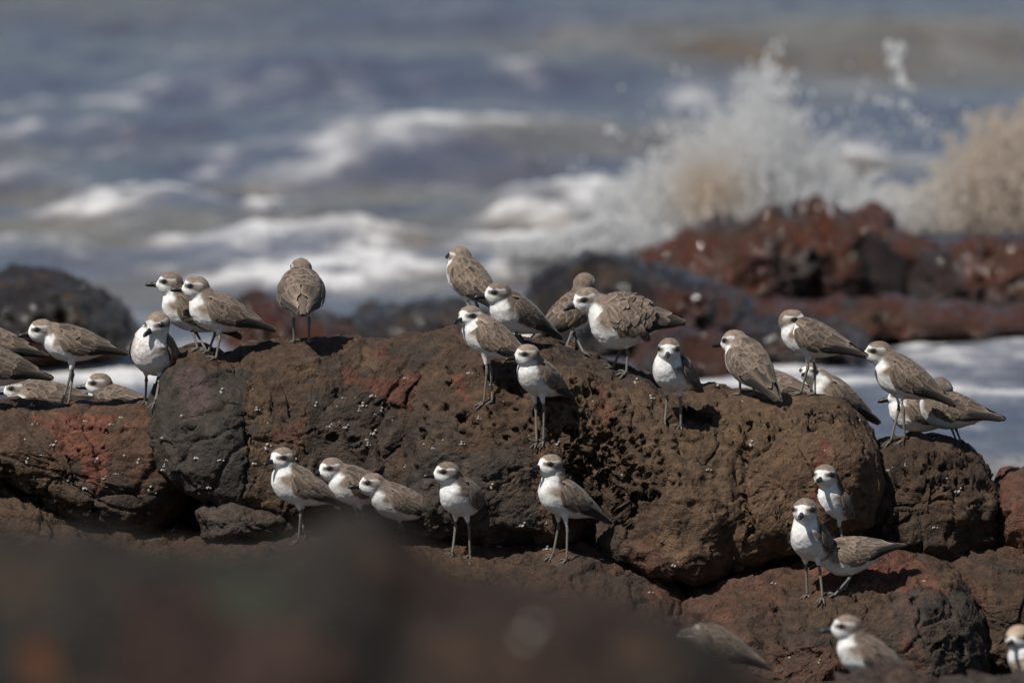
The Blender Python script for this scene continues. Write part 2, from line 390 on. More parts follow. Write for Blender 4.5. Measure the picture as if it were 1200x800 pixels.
rock('boulder', [(171,505),(176,470),(190,440),(206,417),(222,410),(240,409),(262,420),(285,408),(330,402),(400,397),(450,398),(500,394),(540,388),(565,410),(560,450),(545,505),(530,560),(510,600),(440,612),(380,606),(330,608),(290,594),(250,587),(215,571),(186,546)],
     .035, .24, .34, 23, p=4.2, lean=.48, base=BROWN * .95, mottle=.75, red=.25, centre=(360,505), cell=.16, facet=.85, amp=.85, res=.0032, bumps=[(235,520,70,.05),(400,500,60,.02),(270,420,25,-.05)],
     cracks=[([(299,425),(292,480),(291,520),(286,580)], 2.2, .012), ([(291,515),(340,520),(360,525)], 1.8, .008), ([(340,512),(380,505)],1.5,.006), ([(244,432),(246,452),(262,452),(272,438),(290,440)], 1.5, .006), ([(420,470),(470,480),(495,440)],1.8,.01)],
     pits=[(222,500,11,.02),(214,505,7,.014),(390,510,8,.012),(416,518,10,.012),(396,460,7,.008)],
     patches=[([(160,480),(200,430),(240,440),(290,440),(292,600),(240,600),(170,560)], GREY * 1.2, .78), ([(291,510),(330,515),(350,600),(286,600)], TAN * .95, .6),
              ([(395,440),(500,418),(500,445),(480,480),(450,465),(400,460)], RED * .8, .75), ([(330,490),(360,480),(355,520),(325,520)], RED * .8, .6), ([(205,445),(240,430),(245,465),(225,482),(205,478)], PURP * 1.3, .6),
              ([(360,460),(430,455),(470,500),(440,600),(360,590)], GREY * 1.2, .5)],
     label='big rounded grey and brown boulder split by a vertical crack, under the overlapping birds', group='boulders of the near ridge')
rock('boulder', [(455,470),(470,430),(485,400),(515,390),(545,384),(575,386),(600,394),(640,402),(700,424),(760,440),(800,452),(850,455),(880,480),(885,530),(880,600),(860,650),(830,672),(780,668),(735,652),(715,640),(690,622),(640,628),(560,628),(480,622),(445,600),(445,540)],
     .0, .30, .36, 37, p=4.0, lean=.62, base=BROWN * 1.0, mottle=.6, red=.28, amp=1.05, centre=(660,530), cell=.13, res=.0029, facet=.9,
     bumps=[(560,570,60,.03),(820,570,70,.05),(690,570,40,-.07),(700,615,28,-.10),(820,478,30,-.05)],
     cracks=[([(498,420),(478,470),(470,510),(458,560)], 3.5, .03), ([(640,500),(665,520),(675,560),(690,600)], 4, .02), ([(700,560),(725,575),(735,610)], 5, .03), ([(500,400),(560,405),(600,430)], 2, .008), ([(600,560),(560,575)], 2, .006)],
     pits=[(690,525,16,.035),(672,532,10,.03),(712,560,9,.03),(740,590,10,.035),(735,610,7,.03),(700,545,11,.03),(820,482,20,.055),(812,472,13,.04),(655,545,7,.02),(603,458,9,.02),(697,458,8,.02),(672,455,6,.015)],
     honey=[(700,530,42,46,75,3,8),(745,540,38,45,75,3,7),(520,500,38,25,34,2.5,7),(600,500,40,25,22,2,5),(690,480,50,25,26,2.5,6),(780,520,40,60,30,2,4),(620,440,40,20,14,2,5),(560,440,40,25,18,2,5)],
     patches=[([(590,430),(660,420),(760,450),(800,480),(760,560),(700,560),(640,480)], TAN * .95, .5), ([(530,450),(545,445),(560,460),(545,470)], RED, .7), ([(700,440),(715,440),(720,500),(705,500)], RED * .8, .6),
              ([(480,540),(620,520),(640,640),(470,640)], GREY * 1.25, .6), ([(780,500),(890,500),(890,640),(780,660)], TAN * .95, .65)],
     label='central honeycomb-pitted brown boulder whose sloping face carries three standing birds', group='boulders of the near ridge')
rock('boulder', [(828,468),(845,460),(870,459),(905,464),(940,463),(985,468),(1010,492),(1032,520),(1040,560),(1025,608),(965,638),(905,648),(850,664),(800,674),(770,664),(765,640),(800,560),(815,500)],
     -.01, .27, .34, 41, p=3.4, lean=.35, base=TAN * .92, mottle=.35, red=.15, centre=(915,560), cell=.22, facet=.55, amp=.8, res=.003,
     cracks=[([(874,490),(872,560),(878,620)], 3, .018), ([(955,540),(960,575)], 3, .006), ([(1000,490),(1010,540)], 2, .006), ([(840,470),(832,500),(836,530)], 2.5, .015)],
     pits=[(1000,545,3,.01),(990,560,3,.01),(848,500,10,.03)],
     honey=[(960,490,45,18,46,2.5,7.5),(900,500,30,15,14,2,5),(850,560,20,60,22,2,4.5),(940,560,90,70,40,1.4,3),(1015,510,15,15,8,2,5)],
     patches=[([(930,460),(990,470),(1010,500),(930,510)], BROWN * .8, .6), ([(953,530),(963,530),(964,580),(955,580)], RED * .9, .9)],
     label='smooth tan-brown bulging boulder with a fine pitted crown, right of the honeycomb boulder', group='boulders of the near ridge')
rock('boulder', [(985,540),(1030,522),(1045,518),(1075,511),(1105,512),(1135,526),(1160,552),(1178,585),(1168,632),(1130,660),(1085,662),(1030,655),(985,610)],
     .08, .24, .28, 53, p=3.0, lean=.3, base=BROWN * .75, mottle=.9, red=.12, amp=1.2, honey=[(1110,555,32,24,45,2.5,7),(1140,580,20,20,10,2,5),(1060,560,25,25,8,2,4)],
     label='dark pitted boulder under the bird pair with wings overlapping, right of the tan boulder', group='boulders of the near ridge')
rock('boulder', [(1172,572),(1185,556),(1210,550),(1260,552),(1260,660),(1185,662),(1166,630)], .10, .22, .3, 59, p=2.4, lean=.2, base=RED * .6 + BROWN * .4, mottle=.6, red=.4,
     label='reddish boulder cut by the right frame edge, level with the dark pitted one', group='boulders of the near ridge')
rock('boulder', [(228,598),(240,588),(270,586),(310,594),(345,606),(352,625),(320,632),(270,636),(236,630)], -.16, .13, .15, 61, p=2.3, base=GREY * .9 + BROWN * .4, mottle=.5, red=.05, amp=.6, cell=.09,
     label='small rounded grey boulder wedged low under the big dark grey one', group='low ledges under the ridge')
rock('rock_ledge', [(-80,560),(0,556),(50,585),(105,610),(160,624),(215,618),(250,640),(262,680),(240,740),(100,760),(-80,760)], -.02, .22, .3, 67, p=2.5, lean=.4, base=BROWN * 1.05, mottle=.4, red=.25, strata=.006, centre=(110,680),
     patches=[([(200,630),(240,630),(250,670),(220,680)], RED * .7, .7)],
     label='sloping brown rock ledge at far left below the layered boulder', group='low ledges under the ridge')
rock('rock_ledge', [(205,640),(240,628),(330,614),(420,618),(500,628),(600,632),(700,630),(740,640),(775,660),(802,690),(806,730),(790,800),(500,840),(230,800),(200,700)], -.30, .30, .34, 71, p=2.2, lean=1.1, base=BROWN * .95, mottle=.5, red=.35, strata=.004,
     centre=(500,730), amp=.75, cell=.2, cracks=[([(380,655),(480,640),(560,655),(640,660)], 2, .006), ([(700,665),(760,680)], 2.5, .01)],
     patches=[([(420,640),(560,640),(560,690),(420,690)], TAN * .85, .5)],
     label='broad low brown ledge carrying the row of five birds in the middle', group='low ledges under the ridge')
rock('rock_ledge', [(785,745),(800,700),(840,684),(900,664),(960,648),(1020,634),(1080,646),(1130,664),(1150,700),(1168,760),(1150,810),(1100,850),(900,860),(800,840)], -.28, .26, .32, 83, p=2.5, lean=.75, base=BROWN * .95, mottle=.6, red=.35, centre=(970,750),
     cell=.16, bumps=[(1100,720,50,.04)], cracks=[([(905,700),(915,740),(912,790)], 2.5, .012), ([(870,760),(930,765),(1000,770)], 2, .008), ([(1070,700),(1085,760)], 2.5, .01), ([(900,680),(1000,690),(1090,680)], 2, .006)],
     patches=[([(930,640),(1060,640),(1120,680),(1090,700),(1040,690),(960,680)], RED * .7 + BROWN * .2, .75), ([(1060,700),(1100,740),(1085,790),(1060,760)], RED * .8, .6), ([(1040,690),(1140,680),(1160,780),(1090,800)], GREY * 1.2, .6)],
     honey=[(1110,730,35,45,28,2,5)],
     label='reddish topped ledge on the right carrying the cluster of three birds', group='low ledges under the ridge')
rock('rock_ledge', [(1105,655),(1140,645),(1200,650),(1270,652),(1270,810),(1180,820),(1130,780)], -.12, .26, .3, 89, p=2.5, lean=.5, base=BROWN * .8, mottle=.7, red=.3, strata=.005,
     label='dark brown ledge at the right frame edge behind the reddish topped one', group='low ledges under the ridge')
rock('boulder', [(120,640),(200,560),(420,560),(700,580),(780,560),(1020,560),(1180,600),(1230,700),(1230,900),(0,900),(60,700)], .34, .16, .3, 97, p=3, base=DARK * 1.1, mottle=.4, red=.05, res=.012,  # added backing rock, its dark colour fills the shade gaps under the ridge
     label='dark backing rock added to fill the shade deep under the overhang of the ridge', group='boulders of the near ridge')
# out of focus stones in front
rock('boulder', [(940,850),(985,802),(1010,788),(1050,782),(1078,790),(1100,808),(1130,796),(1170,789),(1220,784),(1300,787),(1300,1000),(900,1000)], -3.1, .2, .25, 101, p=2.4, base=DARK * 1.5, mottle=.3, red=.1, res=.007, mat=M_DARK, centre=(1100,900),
     label='blurred dark stone at the bottom right corner in front of the single blurred bird', group='out of focus stones in front')
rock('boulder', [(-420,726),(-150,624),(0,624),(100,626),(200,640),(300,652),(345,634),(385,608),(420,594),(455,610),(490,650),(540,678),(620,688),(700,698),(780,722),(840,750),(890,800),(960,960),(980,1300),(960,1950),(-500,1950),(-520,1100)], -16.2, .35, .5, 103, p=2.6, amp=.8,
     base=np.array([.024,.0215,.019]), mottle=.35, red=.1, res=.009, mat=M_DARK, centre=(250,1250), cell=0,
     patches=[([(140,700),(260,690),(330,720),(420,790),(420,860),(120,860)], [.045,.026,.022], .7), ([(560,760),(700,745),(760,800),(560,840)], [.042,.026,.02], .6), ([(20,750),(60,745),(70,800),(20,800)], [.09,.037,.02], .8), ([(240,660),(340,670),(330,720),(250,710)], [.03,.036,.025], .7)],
     label='huge blurred black boulder filling the bottom left foreground', group='out of focus stones in front')

# ================================================================= ROCKS IN THE SURF (behind, wet)
def wet(outline, Y, seed, label, base, red=.5, front=.4, back=.5, amp=1.8, patches=(), **k):
    if Y > 9.9: outline = [(a, b + 15 if b < 345 else b) for a, b in outline]
    rock('boulder', outline, Y, front, back, seed, p=2.3, lean=.3, base=base, mottle=1.15, red=red, res=.010, amp=amp * .85, mat=M_WET, honey=[(sum(a for a, b in outline) / len(outline), sum(b for a, b in outline) / len(outline), 90, 35, 40, 4, 14)] if front > .3 else (), label=label, group='wet boulders in the surf', cell=.17, patches=patches, **k)
WR = np.array([.130, .041, .018])
wet([(-80,330),(0,322),(60,322),(110,335),(140,352),(158,385),(150,412),(100,430),(-80,440)], 7.6, 201, 'wet dark boulder at the left frame edge behind the lone slim bird', DARK * 1.3, .35, patches=[([(0,400),(140,395),(140,440),(0,440)], WR, .8)])
wet([(262,392),(280,362),(320,358),(360,372),(400,378),(430,392),(420,420),(280,420)], 8.6, 203, 'low wet red-brown rock behind the bird seen from the back', WR * .7)
wet([(380,392),(430,372),(470,362),(510,352),(540,356),(560,380),(600,396),(590,430),(390,425)], 8.8, 205, 'low wet dark rock left of the upper bird on the crest', DARK * 1.5, .5)
wet([(618,372),(625,335),(650,316),(700,306),(760,312),(830,330),(870,360),(885,410),(860,450),(640,450)], 8.4, 207, 'wet purplish dark boulder behind the ruffled bird', PURP * .42, .3, amp=2.0, patches=[([(760,330),(870,340),(880,410),(760,400)], WR * .8, .6)])
wet([(752,330),(765,285),(800,268),(850,262),(885,252),(905,246),(930,256),(950,262),(975,250),(1000,246),(1030,252),(1060,272),(1085,282),(1095,330),(1080,372),(960,385),(800,380)], 10.2, 209, 'tall craggy red wet rock in front of the splash', WR * .95, .5, amp=3.4,
    pits=[(1018,300,20,.12),(930,320,24,.08),(850,330,20,.08),(1095,340,22,.1)], patches=[([(1000,270),(1040,280),(1040,330),(1000,330)], DARK, .9), ([(900,305),(960,300),(960,340),(900,340)], DARK * 1.3, .7)])
wet([(1060,300),(1085,278),(1130,275),(1180,268),(1260,262),(1260,392),(1180,392),(1080,388),(1050,350)], 10.0, 211, 'wet red rock running out at the right frame edge', WR * .9, .8, amp=2.2, patches=[([(1060,300),(1120,300),(1130,360),(1060,360)], DARK * 1.2, .8)])
wet([(700,420),(720,375),(780,352),(850,352),(930,352),(1050,356),(1240,360),(1240,388),(1150,386),(1000,380),(960,420),(860,425)], 8.9, 213, 'flat reddish wet slab at the foot of the craggy red rock', WR * .75 + BROWN * .2, .5, amp=1.5)
wet([(855,415),(862,385),(890,372),(940,372),(985,378),(1015,395),(1024,422),(1000,440),(880,440)], 8.0, 217, 'rounded wet dark boulder in the water behind the bird with its head turned back', DARK * 1.0, .3, amp=1.4)
wet([(740,440),(760,400),(800,385),(850,390),(880,420),(890,450),(760,455)], 7.7, 219, 'small wet red rock between the ruffled bird and the round dark boulder', WR * .55, .6)
# ================================================================= THE PLOVERS
bpy.context.view_layer.update()
def cast(origin, d, far=60):
    best = None
    for o in ROCKS + [GROUND]:
        off = o.location
        ok, loc, nor, idx = o.ray_cast(Vector(origin) - off, Vector(d).normalized(), distance=far)
        if ok:
            w = loc + off; t = (w - Vector(origin)).length
            if best is None or t < best[0]: best = (t, np.array(w), np.array(nor), o)
    return best
def foot_on(px, py, ymin=-1.4):
    for k in range(0, 34, 2):
        t = P(px, py + k, 0.0); d = t - CAM; d /= np.linalg.norm(d)
        st = CAM + d * ((ymin - CAM[1]) / d[1])          # start past the stones in front
        h = cast(st, d, 3.4)
        if h is not None and h[1][1] < 1.6: return h[1], k
    return None, 0
def drop(p, up=.12, far=1.5):
    h = cast(p + np.array([0, 0, up]), (0, 0, -1), far)
    return None if h is None else h[1]

def bird_mats():
    m, nt, b = newmat('plumage'); L = nt.links
    at = nnode(nt, 'ShaderNodeAttribute', attribute_name='Col'); tc = nnode(nt, 'ShaderNodeTexCoord')
    n = nnode(nt, 'ShaderNodeTexNoise'); n.inputs['Scale'].default_value = 420; n.inputs['Detail'].default_value = 3
    n2 = nnode(nt, 'ShaderNodeTexNoise'); n2.inputs['Scale'].default_value = 130; n2.inputs['Detail'].default_value = 4
    for k in (n, n2): L.new(tc.outputs['Object'], k.inputs['Vector'])
    c = mixmul(nt, at.outputs['Color'], ramp(nt, n.outputs['Fac'], [(.3, (.84, .84, .84)), (.7, (1.1, 1.1, 1.1))]))
    c = mixmul(nt, c, ramp(nt, n2.outputs['Fac'], [(.3, (.86, .85, .84)), (.65, (1.06, 1.06, 1.06))]))
    L.new(c, b.inputs['Base Color']); b.inputs['Roughness'].default_value = .75; b.inputs['Specular IOR Level'].default_value = .2
    b.inputs['Sheen Weight'].default_value = .12; b.inputs['Sheen Roughness'].default_value = .5
    bp = nnode(nt, 'ShaderNodeBump'); bp.inputs['Strength'].default_value = .3; bp.inputs['Distance'].default_value = .0015
    ad = nnode(nt, 'ShaderNodeMath', operation='ADD'); L.new(n.outputs['Fac'], ad.inputs[0]); L.new(n2.outputs['Fac'], ad.inputs[1])
    L.new(ad.outputs[0], bp.inputs['Height']); L.new(bp.outputs[0], b.inputs['Normal'])
    k, nt, b = newmat('black_bill'); b.inputs['Base Color'].default_value = (.012, .011, .011, 1); b.inputs['Roughness'].default_value = .38
    e, nt, b = newmat('black_eye'); b.inputs['Base Color'].default_value = (.006, .004, .003, 1); b.inputs['Roughness'].default_value = .08; b.inputs['Coat Weight'].default_value = 1
    return m, k, e
M_PLUME, M_BILL, M_EYE = bird_mats()
B_BR = np.array([.195, .147, .112]); B_DK = np.array([.062, .046, .036]); B_WH = np.array([.80, .79, .765]); B_BF = np.array([.42, .30, .21]); B_LEG = np.array([.17, .155, .135])

TX = np.array([-64, -60, -50, -40, -30, -18, -6, 6, 16, 24, 31, 35.])
TRY = np.array([4.0, 5, 5.8, 8, 11.5, 15.6, 17.6, 18.2, 17, 13.8, 8.5, .8])
TRZ = np.array([.7, 1.0, 1.8, 4.2, 9, 14, 17.4, 18.6, 18, 15, 9.5, .8])
TZC = np.array([2.5, 2.6, 2.6, 2, .8, -.6, -1.4, -1.6, -1.2, 0, 1, 1.5])
WX = np.array([-70, -60, -50, -35, -20, -5, 10, 20, 27.])
WRY = np.array([1.6, 4.2, 6.8, 11.6, 16.6, 18.9, 18.6, 15.4, 10.2])
WRZ = np.array([1.2, 3.2, 5.4, 10.2, 15.6, 18.8, 19.0, 16.6, 12])
WZC = np.array([3.6, 3.6, 3.2, 2.0, .2, -1, -1.2, -.5, .5])
def smooth_interp(x, xp, fp):
    xp = np.asarray(xp); fp = np.asarray(fp); x = np.clip(x, xp[0], xp[-1])
    m = np.gradient(fp, xp); i = np.clip(np.searchsorted(xp, x) - 1, 0, len(xp) - 2)
    h = xp[i + 1] - xp[i]; t = (x - xp[i]) / h
    return ((2*t**3-3*t**2+1)*fp[i] + (t**3-2*t**2+t)*h*m[i] + (-2*t**3+3*t**2)*fp[i+1] + (t**3-t**2)*h*m[i+1])
def loft(C_, A, Bv, ra, rb, n=20):
    """rings of centre C_, half axes ra along A and rb along Bv -> verts, quads + cap fans"""
    th = np.linspace(0, 2 * math.pi, n, endpoint=False); c, s = np.cos(th), np.sin(th)
    V = C_[:, None, :] + ra[:, None, None] * c[None, :, None] * A + rb[:, None, None] * s[None, :, None] * Bv
    return V
def add_loft(bm, V):
    m, n, _ = V.shape
    vs = [[bm.verts.new(V[i, j]) for j in range(n)] for i in range(m)]
    for i in range(m - 1):
        for j in range(n):
            bm.faces.new((vs[i][j], vs[i][(j + 1) % n], vs[i + 1][(j + 1) % n], vs[i + 1][j]))
    bm.faces.new(vs[0][::-1]); bm.faces.new(vs[-1])
def ortho(d):
    d = d / np.linalg.norm(d); a = np.cross(d, [0, 0, 1.0])
    if np.linalg.norm(a) < .1: a = np.cross(d, [1.0, 0, 0])
    a /= np.linalg.norm(a); return d, a, np.cross(d, a)
def tube_pts(pts, rad, n=8):
    pts = np.asarray(pts, float); rad = np.asarray(rad, float); m = len(pts)
    tan = np.gradient(pts, axis=0); th = np.linspace(0, 2 * math.pi, n, endpoint=False)
    V = np.zeros((m, n, 3))
    d0, a, b = ortho(tan[0])
    for i in range(m):
        d = tan[i] / np.linalg.norm(tan[i]); a = a - d * a.dot(d); a /= np.linalg.norm(a); b = np.cross(d, a)
        V[i] = pts[i] + rad[i] * (np.cos(th)[:, None] * a + np.sin(th)[:, None] * b)
    return V
def frame(yaw, pitch, roll=0):
    y, p = math.radians(yaw), math.radians(pitch)
    h = np.array([-math.cos(y), -math.sin(y), 0.0]); z = np.array([0, 0, 1.0]); l = np.cross(z, h)
    X = h * math.cos(p) + z * math.sin(p); Z = -h * math.sin(p) + z * math.cos(p)
    if roll:
        r = math.radians(roll); l, Z = l * math.cos(r) + Z * math.sin(r), -l * math.sin(r) + Z * math.cos(r)
    return np.stack([X, l, Z])          # rows are the axes
EYE_ME = None
def make_bird(label, yaw, pitch, torso, head, hyaw, hpitch, feet, Y=None, scale=1.0, girth=1.0, ruffle=0.0, tone=1.0, seed=0, group='plovers resting on the rocks', hdepth=None, back=0.0, buff=0.0, hscale=1.0, front_floor=-1.4, droop=0.0, scale_head=1.07):
    hscale = hscale * scale_head; scale = scale * 1.035; rr0 = np.random.RandomState(seed * 3 + 1); girth = girth * (1.06 + .035 * rr0.randn()); tone = tone * (.97 + .07 * rr0.randn())
    rs = np.random.RandomState(seed + 7)
    F = []; shift = 0
    if Y is None:
        ks = []
        for (fx, fy) in feet:
            p, k = foot_on(fx, fy + 2, front_floor)
            if p is not None: F.append(p); ks.append(k)
        shift = float(np.mean(ks)) if ks else 0
        ym = float(np.mean([f[1] for f in F])) + back if F else 0
        if len(F) == 2 and abs(F[0][1] - F[1][1]) > .05:
            F = [f for f in F]
    else:
        ym = Y
        for (fx, fy) in feet:
            p = P(fx, fy, Y); q = drop(p, .10); F.append(p if q is None or p[2] - q[2] > .16 else q)
    print('BIRD', seed, 'Y %.3f' % ym, 'shift', shift, [tuple(np.round(f, 3)) for f in F])
    dist = (ym - CAM[1]); U = K * dist * scale; u0 = K * dist
    Tf = frame(yaw, pitch); Hf = frame(hyaw, hpitch)
    fwd = frame(yaw, 0)[0]
    T = P(torso[0], torso[1] + shift, ym)
    hx = P(head[0], head[1] + shift, ym)
    hd = (fwd[1] * 24 * u0) if hdepth is None else hdepth * u0
    H = P(head[0], head[1] + shift, ym + hd)
    org = np.mean(F, 0)
    def tw(v): return T + (np.asarray(v, float) * np.array([1, girth, girth]) @ Tf) * U
    def hw(v): return H + (np.asarray(v, float) @ Hf) * U * hscale
    # ---- torso, neck, head, thighs, fused by a voxel remesh into ONE skin
    bm = bmesh.new()
    xs = np.r_[np.linspace(-64, 30, 34), np.linspace(31.5, 35, 5)]
    ry, rz, zc = (smooth_interp(xs, TX, a) for a in (TRY, TRZ, TZC))
    th = np.linspace(0, 2 * math.pi, 28, endpoint=False)
    V = np.stack([np.repeat(xs[:, None], 28, 1), ry[:, None] * np.cos(th), zc[:, None] + rz[:, None] * np.sin(th)], -1)
    dr = droop * np.clip((-xs - 30) / 34, 0, 1)[:, None] ** 1.3; V[..., 2] -= dr
    add_loft(bm, tw(V))
    n0 = tw([17, 0, 4]); n1 = hw([-3.0, 0, -2.5]); nm = (n0 + n1) / 2 + Tf[2] * 2.0 * U
    ts = np.linspace(0, 1, 9); npts = np.array([(1-t)**2*n0 + 2*t*(1-t)*nm + t*t*n1 for t in ts])
    rr = (15.5 * (1 - ts) * girth + 11.2 * ts) * U
    add_loft(bm, tube_pts(npts, rr, 20))
    hxs = np.linspace(-14, 14.6, 16); hr = np.sqrt(np.clip(1 - (np.abs(hxs - .3) / 14.4) ** 2.15, .0008, 1))
    fr = np.clip((hxs - 7) / 9, 0, 1)
    V = np.stack([np.repeat(hxs[:, None], 20, 1), (12.2 * hr * (1 - .22 * fr))[:, None] * np.cos(np.linspace(0, 2*math.pi, 20, endpoint=False)),
                  (-.4 - 1.3 * fr)[:, None] + (12.6 * hr * (1 - .12 * fr))[:, None] * np.sin(np.linspace(0, 2*math.pi, 20, endpoint=False))], -1)
    add_loft(bm, hw(V))
    add_loft(bm, hw(np.stack([np.stack([np.full(12, x), r * np.cos(np.linspace(0, 2*math.pi, 12, endpoint=False)), -1.6 + r * .95 * np.sin(np.linspace(0, 2*math.pi, 12, endpoint=False))], -1) for x, r in ((6, 9.0), (10.5, 7.2), (13.5, 4.6), (15.6, 2.6), (16.6, 1.6))])))
    # legs: which side each foot is on
    side = Tf[1]; legs = []
    if len(F) == 2:
        s0 = (F[0] - F[1]).dot(side); order = [(F[0], 1 if s0 >= 0 else -1), (F[1], -1 if s0 >= 0 else 1)]
    else: order = [(F[0], 1)] if F else []
    for f, sg in order:
        hip = tw([-3 + 2 * rs.rand(), sg * 6.5, -11]);
        leg = hip - f; Lg = np.linalg.norm(leg)
        kn = f + leg * .60 - fwd * min(3.2 * U, Lg * .08); kn = kn + side * sg * .4 * U
        legs.append((f, kn, hip))
        V = tube_pts([hip, hip * .55 + kn * .45, hip * .25 + kn * .75], np.array([6.6, 3.4, 1.9]) * U, 12)
        add_loft(bm, V)
    bmesh.ops.recalc_face_normals(bm, faces=bm.faces)
    me = bpy.data.meshes.new('tmp'); bm.to_mesh(me); bm.free()
    tmp = bpy.data.objects.new('tmp', me); C.objects.link(tmp)
    md = tmp.modifiers.new('r', 'REMESH'); md.mode = 'VOXEL'; md.voxel_size = 1.05 * U; md.use_smooth_shade = True
    ms = tmp.modifiers.new('s', 'SMOOTH'); ms.factor = .5; ms.iterations = 8
    dg = bpy.context.evaluated_depsgraph_get(); ev = tmp.evaluated_get(dg)
    body = bpy.data.meshes.new_from_object(ev); bpy.data.objects.remove(tmp); bpy.data.meshes.remove(me)
    nv = len(body.vertices); co = np.empty(nv * 3, np.float32); body.vertices.foreach_get('co', co); v = co.reshape(-1, 3).astype(float)
    # ---- plumage colours from anatomical position
    tl = ((v - T) @ Tf.T) / U / np.array([1, girth, girth]); hl = ((v - H) @ Hf.T) / U / hscale
    nz = vn(tl / 3.0 + seed, seed) * 1.3 + vn(tl / 1.2 + seed, seed + 1) * .8; nf = vn(tl / np.array([6, 1.6, 1.6]), seed + 2)
    def mix(a, b, t): return a + (b - a) * np.clip(t, 0, 1)[:, None]
    br = B_BR * tone * (1 + .0 * nz[:, None])
    tone_v = (1 + .24 * nf + .14 * nz)[:, None]
    col = np.ones((nv, 3)) * B_WH
    side_line = 2.5 + 9 * sstep(10, 34, tl[:, 0]) - 3 * sstep(-10, -40, tl[:, 0])
    col = mix(col, br * tone_v, sstep(-1.5, 1.5, tl[:, 2] - side_line + nz))
    pat = np.exp(-((tl[:, 0] - 19) / 9.5) ** 2 - ((tl[:, 2] - 5) / 11) ** 2) * sstep(5, 11, np.abs(tl[:, 1]) + .4 * nz)
    col = mix(col, (B_BR * 1.12 * tone) * tone_v, 1.9 * pat)
    if buff: col = mix(col, B_BF, buff * sstep(14, 24, tl[:, 0]) * sstep(.0, 1, nf + .6))
    tail = sstep(-44, -50, tl[:, 0]) * sstep(0, 1.2, tl[:, 2] - 2.4); col = mix(col, B_DK * tone_v, tail * .8)
    col = mix(col, B_WH * .95, sstep(-44, -50, tl[:, 0]) * sstep(3.6, 5, np.abs(tl[:, 1])) * .8)
    # neck: hind side brown
    ax = n1 - n0; Ln = np.linalg.norm(ax); t = np.clip(((v - n0) @ ax) / Ln ** 2, 0, 1); cn = n0 + t[:, None] * ax
    rd = (v - cn) / U; bk = -Hf[0] * .75 + Tf[2] * .55 - Tf[0] * .25; bk /= np.linalg.norm(bk)
    dn = np.linalg.norm(rd, axis=1); nk = (dn < 19) & (((v - n0) @ ax) > -0.1 * Ln ** 2) & (((v - n0) @ ax) < 1.1 * Ln ** 2)
    wn = nk * sstep(.0, .35, t)
    cneck = mix(np.ones((nv, 3)) * B_WH, br * tone_v, sstep(-4.5, 1.0, rd @ bk + nz))
    col = mix(col, cneck, wn)
    # head
    he = np.sqrt((hl[:, 0] / 16.5) ** 2 + (hl[:, 1] / 13.5) ** 2 + (hl[:, 2] / 14.2) ** 2); wh = 1 - sstep(.93, 1.06, he)
    wh = np.maximum(wh, (hl[:, 0] > 8) & (he < 1.5))
    X_, Z_ = hl[:, 0], hl[:, 2]; A_ = np.abs(hl[:, 1])
    ch = np.ones((nv, 3)) * B_WH * (1 - .07 * np.abs(nz[:, None]))
    fore = sstep(7.5, 12.5, X_ + .4 * nz)
    ch = mix(ch, br * 1.12 * tone_v, sstep(-1.0, 1.0, Z_ - (5.4 + 5.0 * fore - 2.2 * sstep(-3, -9, X_) + .35 * nz)))        # crown
    ch = mix(ch, br * 1.0 * tone_v, sstep(-4.5, -8.0, X_ + .5 * nz) * sstep(-10, -6, Z_))                                # nape
    mask = np.exp(-((Z_ - 1.0 - .16 * (X_ - 3)) / (3.3 + .16 * (6 - X_))) ** 4) * sstep(-13, -8, X_) * sstep(14.5, 11, X_) * sstep(2.5, 5, A_)
    ch = mix(ch, B_BR * .78 * tone_v, mask * (.8 + .2 * sstep(-3, 4, X_)))
    cheek = np.exp(-((Z_ + 2.6) / 3.4) ** 2 - ((X_ + 4) / 5) ** 2) * (A_ > 5); ch = mix(ch, br * 1.1, cheek * .9)
    ring = np.hypot(X_ - 6.6, (Z_ - 2.2) * 1.25); ch = mix(ch, B_DK * .3, (1 - sstep(2.6, 4.6, ring)) * (A_ > 4))
    if buff: ch = mix(ch, B_BF, buff * .55 * sstep(0, 6, Z_))
    col = mix(col, ch, wh)
    col *= (1 + .045 * rs.randn())
    d = .10 * U * vn(tl / 1.5, seed + 5) + .30 * U * vn(tl / np.array([6, 3.2, 3.2]), seed + 6) + .10 * U * np.abs(vn(tl / np.array([2.5, 1., 1.]), seed + 8)) * (1 + 2 * ruffle)
    nr = np.empty(nv * 3, np.float32); body.vertices.foreach_get('normal', nr); v = v + nr.reshape(-1, 3) * d[:, None]
    # ---- shanks and toes join the same mesh
    Fq = np.empty(len(body.loops), np.int32); body.loops.foreach_get('vertex_index', Fq)
    ok4 = all(p.loop_total == 4 for p in body.polygons)
    faces = Fq.reshape(-1, 4).tolist() if ok4 else [list(p.vertices) for p in body.polygons]
    VV = [v]; CC = [col]; base = nv
    def addtube(Vt, c):
        nonlocal base
        m_, n_, _ = Vt.shape; VV.append(Vt.reshape(-1, 3)); CC.append(np.ones((m_ * n_, 3)) * c * (1 + .1 * rs.randn(m_ * n_, 1)))
        for i in range(m_ - 1):
            for j in range(n_): faces.append([base + i * n_ + j, base + i * n_ + (j + 1) % n_, base + (i + 1) * n_ + (j + 1) % n_, base + (i + 1) * n_ + j])
        for k in range(1, n_ - 1): faces.append([base, base + k + 1, base + k, base]); faces[-1] = faces[-1][:3]
        for k in range(1, n_ - 1): faces.append([base + (m_ - 1) * n_, base + (m_ - 1) * n_ + k, base + (m_ - 1) * n_ + k + 1])
        base += m_ * n_
